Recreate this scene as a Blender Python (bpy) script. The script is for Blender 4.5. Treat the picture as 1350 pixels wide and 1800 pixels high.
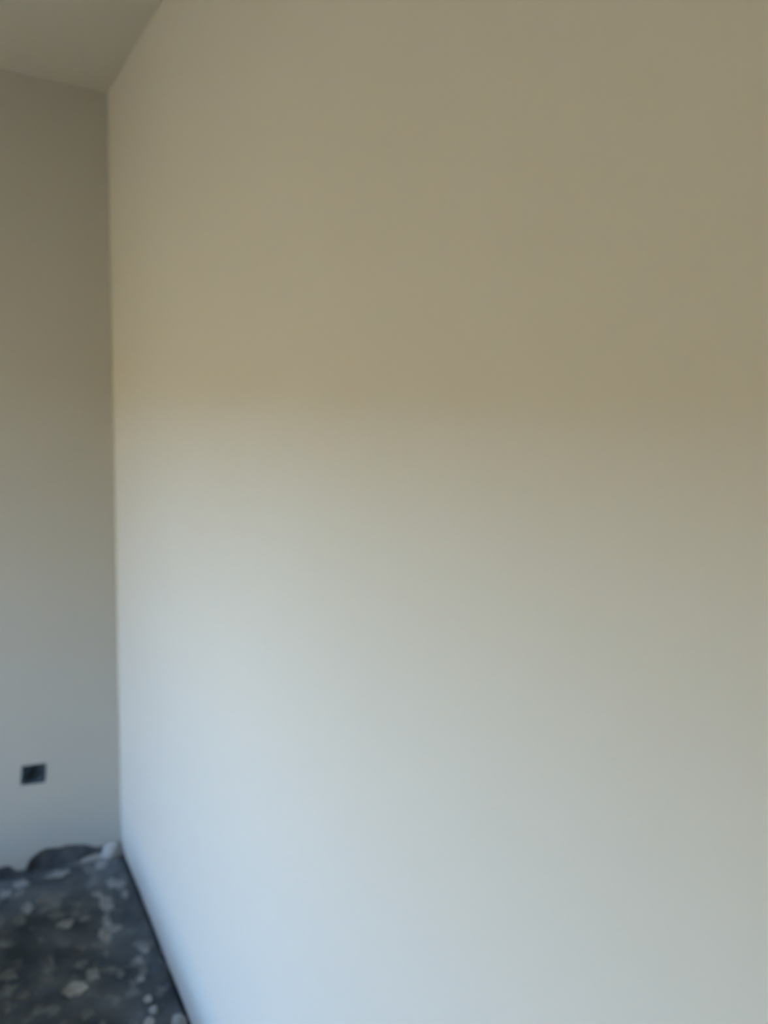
import bpy, bmesh, math, random
from mathutils import Vector, Matrix, noise

for o in list(bpy.data.objects):
    bpy.data.objects.remove(o)
scene = bpy.context.scene
COL = scene.collection

# ---------------------------------------------------------------- camera
# world: room corner at the origin, right wall x=0, back wall y=0, floor z=0 (metres)
ROOM_W, ROOM_D, ROOM_H = 2.9, 4.3, 2.6
CAM_POS = Vector((-0.507, -2.722, 1.677))
YAW, PITCH, ROLL, F_PX = 0.5242, -0.1491, 0.0338, 1352.0
d = Vector((math.sin(YAW) * math.cos(PITCH), math.cos(YAW) * math.cos(PITCH), math.sin(PITCH)))
r = Vector((math.cos(YAW), -math.sin(YAW), 0.0))
u = r.cross(d)
rr = math.cos(ROLL) * r + math.sin(ROLL) * u
uu = -math.sin(ROLL) * r + math.cos(ROLL) * u
cam_data = bpy.data.cameras.new('camera')
cam = bpy.data.objects.new('camera', cam_data)
COL.objects.link(cam)
cam.matrix_world = Matrix(((rr.x, uu.x, -d.x, CAM_POS.x), (rr.y, uu.y, -d.y, CAM_POS.y),
                           (rr.z, uu.z, -d.z, CAM_POS.z), (0, 0, 0, 1)))
cam_data.sensor_fit = 'HORIZONTAL'
cam_data.sensor_width = 36.0
cam_data.lens = 36.0 * F_PX / 1350.0
cam_data.clip_start = 0.02
cam_data.dof.use_dof = True              # the photo is focused too near: everything is soft
cam_data.dof.focus_distance = 1.05
cam_data.dof.aperture_fstop = 2.5
scene.camera = cam

# ---------------------------------------------------------------- sky, sun, exposure
world = bpy.data.worlds.new('sky')
scene.world = world
world.use_nodes = True
nt = world.node_tree
nt.nodes.clear()
sky = nt.nodes.new('ShaderNodeTexSky')
sky.sky_type = 'NISHITA'
sky.sun_disc = False
sky.sun_elevation = math.radians(48)
sky.sun_rotation = math.radians(90)
sky.air_density = 1.0
sky.dust_density = 1.33
sky.ozone_density = 1.0
bg = nt.nodes.new('ShaderNodeBackground')
bg.inputs['Strength'].default_value = 1.02
wo = nt.nodes.new('ShaderNodeOutputWorld')
nt.links.new(sky.outputs['Color'], bg.inputs['Color'])
nt.links.new(bg.outputs['Background'], wo.inputs['Surface'])

sun_data = bpy.data.lights.new('sun', 'SUN')
sun_data.energy = 27.0
sun_data.color = (1.0, 0.89, 0.58)
sun_data.angle = math.radians(0.6)
sun = bpy.data.objects.new('sun', sun_data)
COL.objects.link(sun)
sun.location = (6, -1, 8)
# the sun stands behind the house (over +x), so it lights the yard outside but never enters the window
sun.rotation_euler = Vector((1.0, 0.25, 1.15)).to_track_quat('Z', 'Y').to_euler()

scene.view_settings.view_transform = 'Standard'
scene.view_settings.look = 'None'
scene.view_settings.gamma = 1.0
scene.view_settings.use_curve_mapping = False
scene.view_settings.exposure = 3.12
scene.cycles.max_bounces = 8
scene.cycles.diffuse_bounces = 6
scene.cycles.use_denoising = True
scene.cycles.use_adaptive_sampling = True
scene.cycles.adaptive_threshold = 0.03
scene.cycles.sample_clamp_indirect = 0.0

# ---------------------------------------------------------------- materials
def material(name, color, rough=0.9, var=0.06, scale=3.0, bump=0.0, bump_scale=60.0, color2=None):
    m = bpy.data.materials.new(name)
    m.use_nodes = True
    n, l = m.node_tree.nodes, m.node_tree.links
    b = n['Principled BSDF']
    b.inputs['Roughness'].default_value = rough
    b.inputs['Specular IOR Level'].default_value = 0.25
    tc = n.new('ShaderNodeTexCoord')
    nz = n.new('ShaderNodeTexNoise')
    nz.inputs['Scale'].default_value = scale
    nz.inputs['Detail'].default_value = 5
    l.new(tc.outputs['Object'], nz.inputs['Vector'])
    rp = n.new('ShaderNodeValToRGB')
    rp.color_ramp.elements[0].position = 0.3
    rp.color_ramp.elements[1].position = 0.7
    c2 = color2 or tuple(c * (1 - var) for c in color)
    rp.color_ramp.elements[0].color = (*c2, 1)
    rp.color_ramp.elements[1].color = (*color, 1)
    l.new(nz.outputs['Fac'], rp.inputs['Fac'])
    l.new(rp.outputs['Color'], b.inputs['Base Color'])
    if bump:
        nb = n.new('ShaderNodeTexNoise')
        nb.inputs['Scale'].default_value = bump_scale
        nb.inputs['Detail'].default_value = 6
        l.new(tc.outputs['Object'], nb.inputs['Vector'])
        bp = n.new('ShaderNodeBump')
        bp.inputs['Strength'].default_value = bump
        bp.inputs['Distance'].default_value = 0.004
        l.new(nb.outputs['Fac'], bp.inputs['Height'])
        l.new(bp.outputs['Normal'], b.inputs['Normal'])
    return m

def floor_material():
    m = bpy.data.materials.new('stained_dark_screed')
    m.use_nodes = True
    n, l = m.node_tree.nodes, m.node_tree.links
    b = n['Principled BSDF']
    b.inputs['Roughness'].default_value = 0.8
    b.inputs['Specular IOR Level'].default_value = 0.2
    tc = n.new('ShaderNodeTexCoord')
    def nz(scale, detail, off):
        mp = n.new('ShaderNodeMapping')
        mp.inputs['Location'].default_value = off
        l.new(tc.outputs['Object'], mp.inputs['Vector'])
        t = n.new('ShaderNodeTexNoise')
        t.inputs['Scale'].default_value = scale
        t.inputs['Detail'].default_value = detail
        l.new(mp.outputs['Vector'], t.inputs['Vector'])
        return t.outputs['Fac']
    def ramp(fac, p0, p1, c0, c1):
        rp = n.new('ShaderNodeValToRGB')
        rp.color_ramp.elements[0].position, rp.color_ramp.elements[1].position = p0, p1
        rp.color_ramp.elements[0].color, rp.color_ramp.elements[1].color = (*c0, 1), (*c1, 1)
        l.new(fac, rp.inputs['Fac'])
        return rp.outputs['Color']
    base = ramp(nz(7.0, 4, (0.3, 0.1, 0)), 0.36, 0.64, FLOOR_DARK, FLOOR_MID)
    dust = ramp(nz(16.0, 3, (7.9, 1.7, 0)), 0.54, 0.70, (0, 0, 0), (1, 1, 1))
    mx = n.new('ShaderNodeMix')
    mx.data_type = 'RGBA'
    l.new(dust, mx.inputs['Factor'])
    l.new(base, mx.inputs['A'])
    mx.inputs['B'].default_value = (*FLOOR_DUST, 1)
    l.new(mx.outputs['Result'], b.inputs['Base Color'])
    bp = n.new('ShaderNodeBump')
    bp.inputs['Strength'].default_value = 0.5
    bp.inputs['Distance'].default_value = 0.006
    l.new(nz(40.0, 6, (0, 0, 0)), bp.inputs['Height'])
    l.new(bp.outputs['Normal'], b.inputs['Normal'])
    return m

FLOOR_DARK, FLOOR_MID, FLOOR_DUST = (0.052, 0.062, 0.071), (0.125, 0.142, 0.155), (0.21, 0.225, 0.23)
WALL = (0.52, 0.502, 0.44)
M_PLASTER = material('matt_cream_wall_plaster', WALL, 0.92, 0.025, 1.6, 0.05, 25)
CEIL = (0.65, 0.61, 0.505)
M_CEIL = material('matt_ceiling_plaster', CEIL, 0.92, 0.025, 1.6, 0.05, 25)
M_BARE = material('bare_grey_masonry', (0.16, 0.165, 0.17), 0.95, 0.0, 14, 0.6, 50, (0.05, 0.055, 0.06))
M_FLOOR = floor_material()
M_SPLATS = [material('thin_plaster_smear', (0.21, 0.22, 0.22), 0.95, 0.45, 35, 0.4, 80),
            material('dried_plaster_grey', (0.37, 0.38, 0.375), 0.95, 0.45, 35, 0.4, 80)]
M_LUMP = material('dried_plaster_pale', (0.47, 0.465, 0.44), 0.95, 0.35, 45, 0.5, 80)
M_HEAP = material('fresh_plaster_crumbs', (0.52, 0.50, 0.465), 0.95, 0.3, 60, 0.5, 80)
M_BOX = material('dark_blue_plastic', (0.12, 0.165, 0.205), 0.5, 0.2, 20)
M_BOXRIM = material('dark_plastic_rim', (0.06, 0.08, 0.10), 0.5, 0.2, 20)
M_CABLE = material('black_cable_sheath', (0.012, 0.013, 0.015), 0.5, 0.2, 20)
M_METAL = material('dull_steel', (0.20, 0.20, 0.20), 0.4, 0.2, 20)
M_FRAME = material('white_window_frame', (0.75, 0.75, 0.73), 0.4, 0.02, 8)
M_BOARD = material('grey_board_paper', (0.20, 0.215, 0.23), 0.9, 0.06, 6)
M_GROUND = material('dry_sandy_ground', (0.05, 0.043, 0.03), 0.95, 0.2, 0.8, 0.3, 8)
M_RENDER = material('ochre_rendered_house', (0.10, 0.085, 0.06), 0.95, 0.08, 0.7)

# ---------------------------------------------------------------- mesh helpers
def link(name, bm, mat, parent=None, kind=None, smooth=False):
    bmesh.ops.recalc_face_normals(bm, faces=bm.faces)
    me = bpy.data.meshes.new(name)
    bm.to_mesh(me)
    bm.free()
    me.materials.append(mat)
    if smooth:
        for p in me.polygons:
            p.use_smooth = True
    o = bpy.data.objects.new(name, me)
    COL.objects.link(o)
    if parent:
        o.parent = parent
    if kind:
        o['kind'] = kind
    return o

def tag(o, label, cat, group=None):
    o['label'], o['category'] = label, cat
    if group:
        o['group'] = group

def structure(o, label=None, cat=None):
    o['kind'] = 'structure'
    if label:
        o['label'] = label
    if cat:
        o['category'] = cat
    return o

def box(bm, x0, x1, y0, y1, z0, z1):
    v = [bm.verts.new((x, y, z)) for z in (z0, z1) for y in (y0, y1) for x in (x0, x1)]
    for f in ((0, 1, 3, 2), (4, 6, 7, 5), (0, 4, 5, 1), (2, 3, 7, 6), (0, 2, 6, 4), (1, 5, 7, 3)):
        bm.faces.new([v[i] for i in f])

def bevel(bm, w, seg=2):
    bmesh.ops.bevel(bm, geom=list(bm.edges), offset=w, segments=seg, affect='EDGES', profile=0.5)

def slab(bm, poly, axis, a, b):
    """prism: 2-D polygon (s, z) extruded between a and b along axis 'x' or 'y'."""
    def pt(s, z, t):
        return (t, s, z) if axis == 'x' else (s, t, z)
    A = [bm.verts.new(pt(s, z, a)) for s, z in poly]
    B = [bm.verts.new(pt(s, z, b)) for s, z in poly]
    bm.faces.new(A)
    bm.faces.new(B[::-1])
    k = len(poly)
    for i in range(k):
        j = (i + 1) % k
        bm.faces.new((A[i], A[j], B[j], B[i]))

# ---------------------------------------------------------------- the room shell
COAT = 0.012                      # thickness of the plaster coat on the masonry
T = 0.20
W, D, H = ROOM_W, ROOM_D, ROOM_H
TL = 0.30                         # thickness of the window wall
# socket hole in the back wall
HX0, HX1, HZ0, HZ1 = -0.321, -0.250, 0.326, 0.389

bm = bmesh.new()
box(bm, -W - TL, -0.007, -D - T, -0.011, -0.25, 0.0)      # stops just short of the walls: a dark gap runs round
box(bm, -0.007, T, -D - T, T, -0.25, -0.03)
box(bm, -W - TL, -0.007, -0.011, T, -0.25, -0.03)
floor = structure(link('floor', bm, M_FLOOR), 'dark grey dusty floor spattered with dried plaster', 'floor')

bm = bmesh.new()
box(bm, -W - TL, T, -D - T, T, H, H + 0.3)
ceiling = structure(link('ceiling', bm, M_CEIL), 'plain matt beige ceiling above the corner', 'ceiling')

# back wall (left side of the photograph): masonry round the socket hole, ragged plaster coat over it
bm = bmesh.new()
y0, y1 = COAT, T
box(bm, -W, HX0, y0, y1, -0.03, H)
box(bm, HX1, T, y0, y1, -0.03, H)
box(bm, HX0, HX1, y0, y1, -0.03, HZ0)
box(bm, HX0, HX1, y0, y1, HZ1, H)
wall_back = structure(link('wall_back', bm, M_BARE),
                      'plastered shaded wall with a dark socket box near the floor', 'wall')
ragged = [(-0.451, .045), (-0.400, .042), (-0.373, .043), (-0.348, .016), (-0.321, .013), (-0.308, .043),
          (-0.296, .055), (-0.274, .066), (-0.256, .073), (-0.204, .063), (-0.191, .068), (-0.125, .052),
          (-0.106, .040), (-0.086, .030), (-0.067, .029), (0.0, .022)]
rng = random.Random(4)
far = [(-W, .04)]
x = -W + 0.05
while x < -0.50:
    far.append((x, 0.045 + 0.03 * noise.noise((x * 7, 3.1, 0)) + 0.012 * rng.uniform(-1, 1)))
    x += rng.uniform(0.03, 0.07)
ragged = far + ragged
def bottom_at(xq):
    for (xa, za), (xb, zb) in zip(ragged, ragged[1:]):
        if xa <= xq <= xb:
            return za + (zb - za) * (xq - xa) / (xb - xa)
def bottom_run(xa, xb):
    return [(xa, bottom_at(xa))] + [p for p in ragged if xa < p[0] < xb] + [(xb, bottom_at(xb))]
bm = bmesh.new()
slab(bm, bottom_run(-W, HX0) + [(HX0, H), (-W, H)], 'y', 0, COAT)
slab(bm, bottom_run(HX1, 0.0) + [(0.0, H), (HX1, H)], 'y', 0, COAT)
slab(bm, bottom_run(HX0, HX1) + [(HX1, HZ0), (HX0, HZ0)], 'y', 0, COAT)
slab(bm, [(HX0, HZ1), (HX1, HZ1), (HX1, H), (HX0, H)], 'y', 0, COAT)
link('plaster_coat', bm, M_PLASTER, wall_back)

# right wall: the big bright one
bm = bmesh.new()
box(bm, COAT, T, -D - T, COAT, -0.03, H)
wall_right = structure(link('wall_right', bm, M_BARE),
                       'large smooth cream plastered wall lit by daylight below', 'wall')
run = [(0.0, 0.008)]
y = -0.03
while y > -D:
    run.append((y, 0.009 + 0.006 * noise.noise((y * 9, 0.2, 7.0))))
    y -= rng.uniform(0.04, 0.09)
run.append((-D, 0.009))
bm = bmesh.new()
slab(bm, run + [(-D, H), (0.0, H)], 'x', 0, COAT)
link('plaster_coat', bm, M_PLASTER, wall_right)

# wall behind the camera
bm = bmesh.new()
box(bm, -W, T, -D - T, -D, 0, H)
structure(link('wall_front', bm, M_PLASTER), 'plastered wall behind the viewer', 'wall')

# wall opposite the bright one, with the window that lights the room
WY0, WY1, WZ0, WZ1 = -2.30, -0.32, 0.616, 2.153
bm = bmesh.new()
box(bm, -W - TL, -W, -D - T, WY0, 0, H)
box(bm, -W - TL, -W, WY1, T, 0, H)
box(bm, -W - TL, -W, WY0, WY1, 0, WZ0)
box(bm, -W - TL, -W, WY0, WY1, WZ1, H)
wall_left = structure(link('wall_left', bm, M_PLASTER), 'plastered wall with the open window', 'wall')
bm = bmesh.new()
fx0, fx1, fw = -W - TL + 0.03, -W - TL + 0.08, 0.05
box(bm, fx0, fx1, WY0, WY1, WZ0, WZ0 + fw)
box(bm, fx0, fx1, WY0, WY1, WZ1 - fw, WZ1)
box(bm, fx0, fx1, WY0, WY0 + fw, WZ0 + fw, WZ1 - fw)
box(bm, fx0, fx1, WY1 - fw, WY1, WZ0 + fw, WZ1 - fw)
structure(link('window_1', bm, M_FRAME), 'white open window frame opposite the bright wall', 'window')

# outside: sunlit yard and a low house across it
bm = bmesh.new()
box(bm, -40, 15, -30, 30, -0.40, -0.26)
structure(link('ground', bm, M_GROUND), 'dry sandy yard outside the window', 'ground')
OX, OH = -W - 8.0, 3.127
YB, OH2 = -5.65, 4.7
SKY_CUT, EZ = 0.34, 2.30
bm = bmesh.new()
box(bm, OX - 6, OX, YB, 18, -0.26, OH)
box(bm, OX - 6, OX, -22, YB, -0.26, OH2)
structure(link('wall_outside', bm, M_RENDER), 'ochre rendered house across the yard', 'building')

bm = bmesh.new()  # unseen overhang, added to trim the high sky that reaches the window
box(bm, -W - TL - SKY_CUT, -W - TL, -D - T, T, EZ, EZ + 0.2)
structure(link('added_overhang', bm, M_RENDER), 'added roof overhang above the window, cutting off the high sky', 'roof')

# ---------------------------------------------------------------- electrical back box in the back wall
root = bpy.data.objects.new('electrical_box', None)
COL.objects.link(root)
cx, cz = (HX0 + HX1) / 2, (HZ0 + HZ1) / 2
root.location = (cx, 0, cz)
tag(root, 'small dark square empty socket box sunk in the shaded wall', 'socket box')
hw, hh = (HX1 - HX0) / 2 - 0.0005, (HZ1 - HZ0) / 2 - 0.0005
th, dep = 0.002, 0.030
bm = bmesh.new()
box(bm, -hw, hw, dep - th, dep, -hh, hh)
box(bm, -hw, -hw + th, 0.001, dep - th, -hh, hh)
box(bm, hw - th, hw, 0.001, dep - th, -hh, hh)
box(bm, -hw + th, hw - th, 0.001, dep - th, -hh, -hh + th)
box(bm, -hw + th, hw - th, 0.001, dep - th, hh - th, hh)
link('housing', bm, M_BOX, root)
bm = bmesh.new()
rw, ro = 0.004, 0.0035
box(bm, -hw - ro, hw + ro, -0.0015, 0.0, -hh - ro, -hh + rw)
box(bm, -hw - ro, hw + ro, -0.0015, 0.0, hh - rw, hh + ro)
box(bm, -hw - ro, -hw + rw, -0.0015, 0.0, -hh + rw, hh - rw)
box(bm, hw - rw, hw + ro, -0.0015, 0.0, -hh + rw, hh - rw)
link('rim', bm, M_BOXRIM, root).rotation_euler.y = math.radians(4.5)   # set slightly crooked
for s in (-1, 1):
    bm = bmesh.new()
    bmesh.ops.create_cone(bm, cap_ends=True, segments=12, radius1=0.004, radius2=0.004, depth=0.012,
                          matrix=Matrix.Translation((s * (hw - 0.008), 0.010, 0)) @ Matrix.Rotation(math.pi / 2, 4, 'X'))
    link('screw_post', bm, M_BOXRIM, root)
bm = bmesh.new()
pts = [Vector((0.004, dep - th, 0.012)), Vector((0.006, 0.024, 0.010)), Vector((0.002, 0.016, 0.0)),
       Vector((-0.008, 0.016, -0.010)), Vector((-0.014, 0.022, -0.016))]
ring_prev = None
for i, p in enumerate(pts):
    t = (pts[min(i + 1, 4)] - pts[max(i - 1, 0)]).normalized()
    a = t.orthogonal().normalized()
    b2 = t.cross(a)
    ring = [bm.verts.new(p + 0.004 * (math.cos(k * math.tau / 8) * a + math.sin(k * math.tau / 8) * b2)) for k in range(8)]
    if ring_prev:
        for k in range(8):
            bm.faces.new((ring_prev[k], ring_prev[(k + 1) % 8], ring[(k + 1) % 8], ring[k]))
    else:
        bm.faces.new(ring)
    ring_prev = ring
bm.faces.new(ring_prev[::-1])
link('cable_end', bm, M_CABLE, root, smooth=True)

# ---------------------------------------------------------------- stack of boards left of the view (it shades the wall feet)
STACK_X, STACK_N = -0.65, 26
stack = bpy.data.objects.new('plasterboard_stack', None)
COL.objects.link(stack)
STACK_Y = -0.30
stack.location = (STACK_X - 0.6, STACK_Y - 1.0, 0)
tag(stack, 'low stack of grey plasterboard sheets lying left of the view', 'board stack')
bm = bmesh.new()
box(bm, -0.6, 0.6, -1.0, 1.0, 0.0, 0.0124)
bevel(bm, 0.001, 1)
board = link('board', bm, M_BOARD, stack)
for i in range(1, STACK_N):
    c = board.copy()
    COL.objects.link(c)
    c.parent = stack
    c.location = (rng.uniform(-0.012, 0.012), rng.uniform(-0.012, 0.012), i * 0.0125)

# ---------------------------------------------------------------- dried plaster on the floor
def splat(x, y, rx, ry, h, seed, mat):
    """low ragged patch of dried plaster, rx across (x) and ry deep (y); sits on the floor"""
    bm = bmesh.new()
    seg, rings = 22, ((1.0, 0.0), (0.88, 0.6), (0.5, 0.9))
    rows = []
    for q, hz in rings:
        row = []
        for k in range(seg):
            a = k * math.tau / seg
            ca, sa = math.cos(a), math.sin(a)
            w = (1.0 + 0.55 * noise.noise((ca * 1.2 + seed * 3.7, sa * 1.2, seed * 1.3))
                 + 0.35 * noise.noise((ca * 3.1, sa * 3.1 + seed * 2.9, seed * 0.7)))
            row.append(bm.verts.new((rx * q * w * ca, ry * q * w * sa,
                                     h * hz * (1 + 0.4 * noise.noise((a * 2, q * 5, seed))) if hz else 0.0)))
        rows.append(row)
    top = bm.verts.new((0, 0, h))
    for A, B in zip(rows, rows[1:]):
        for k in range(seg):
            bm.faces.new((A[k], A[(k + 1) % seg], B[(k + 1) % seg], B[k]))
    for k in range(seg):
        bm.faces.new((rows[-1][k], rows[-1][(k + 1) % seg], top))
    bm.faces.new(rows[0][::-1])
    o = link('plaster_splat', bm, mat, floor, smooth=True)
    o.location = (x, y, 0.0)
    return o

SPLATS = [(-0.199, -0.602, .018, .021), (-0.082, -0.062, .020, .028), (-0.122, -0.076, .016, .021),
          (-0.218, -0.056, .033, .021), (-0.339, -0.062, .019, .020), (-0.390, -0.090, .017, .019),
          (-0.335, -0.206, .016, .027), (-0.359, -0.258, .016, .026), (-0.072, -0.191, .015, .029),
          (-0.045, -0.209, .017, .023), (-0.041, -0.268, .011, .022), (-0.123, -0.229, .013, .022),
          (-0.105, -0.301, .017, .049), (-0.122, -0.385, .011, .040), (-0.133, -0.453, .014, .038),
          (-0.103, -0.431, .016, .014), (-0.148, -0.520, .007, .025), (-0.201, -0.296, .014, .018),
          (-0.237, -0.341, .021, .020), (-0.045, -0.562, .012, .020), (-0.067, -0.601, .012, .015),
          (-0.065, -0.644, .013, .016), (-0.080, -0.676, .011, .014), (-0.101, -0.683, .013, .011),
          (-0.414, -0.493, .026, .022), (-0.319, -0.559, .018, .016), (-0.423, -0.621, .009, .022),
          (-0.237, -0.741, .014, .019), (-0.296, -0.491, .008, .020), (-0.211, -0.471, .017, .015),
          (-0.129, -0.628, .010, .019), (-0.205, -0.794, .012, .010), (-0.381, -0.593, .015, .013),
          (-0.274, -0.182, .026, .025), (-0.255, -0.281, .025, .018)]
PALE = {0: 1, 1: 1, 3: 1, 4: 1, 5: 1, 6: 1, 8: 1, 9: 1, 10: 1, 11: 1, 12: 1, 13: 1, 14: 1, 15: 1, 18: 1, 19: 1, 20: 1, 22: 1}
for i, (sx, sy, a, b2) in enumerate(SPLATS):
    splat(sx, sy, a * 1.12, b2 * 1.12, 0.003, i + 1, M_SPLATS[PALE.get(i, 0)])
# more of the same beyond the frame
for i in range(60):
    sx, sy = rng.uniform(-W + 0.1, -0.1), rng.uniform(-D + 0.2, -0.1)
    if sx > -0.48 and sy > -0.95:
        continue
    splat(sx, sy, rng.uniform(.008, .03), rng.uniform(.008, .03), 0.003, 60 + i, M_SPLATS[i % 2])

def lump(x, y, rx, ry, rz, seed, label, mat=M_LUMP, rot=0.0):
    bm = bmesh.new()
    bmesh.ops.create_icosphere(bm, subdivisions=3, radius=1.0)
    for v in bm.verts:
        n1 = noise.noise(v.co * 1.4 + Vector((seed * 5.1, 0, seed)))
        n2 = noise.noise(v.co * 3.6 + Vector((0, seed * 2.3, 0)))
        v.co *= 1 + 0.30 * n1 + 0.14 * n2
        v.co.z = max(v.co.z, -0.45)
        v.co = Vector((v.co.x * rx, v.co.y * ry, (v.co.z + 0.45) * rz / 1.45))
    o = link('plaster_lump', bm, mat, smooth=False)
    o.location = (x, y, 0.0)
    o.rotation_euler.z = rot
    tag(o, label, 'plaster lump', 'loose plaster lumps on the floor')
    return o

lump(-0.252, -0.642, .030, .026, .014, 2, 'largest pale plaster lump lying in the middle of the dark floor')
lump(-0.040, -0.030, .034, .026, .050, 3, 'pale heap of plaster crumbs piled in the room corner', M_HEAP)
lump(-0.081, -0.769, .011, .014, .012, 5, 'small pale plaster crumb, farthest of the short row by the bright wall')
lump(-0.076, -0.816, .011, .013, .013, 6, 'small pale plaster crumb, middle one of the short row by the bright wall')
lump(-0.095, -0.850, .014, .016, .012, 7, 'small pale plaster crumb, nearest of the short row by the bright wall')
lump(-0.026, -0.890, .020, .026, .022, 8, 'pale beige plaster chunk against the foot of the bright wall')
# ridge of plaster running along the foot of the back wall towards the corner heap
splat(-0.098, -0.022, .055, .011, .014, 91, M_HEAP)
splat(-0.150, -0.026, .040, .010, .006, 92, M_SPLATS[0])
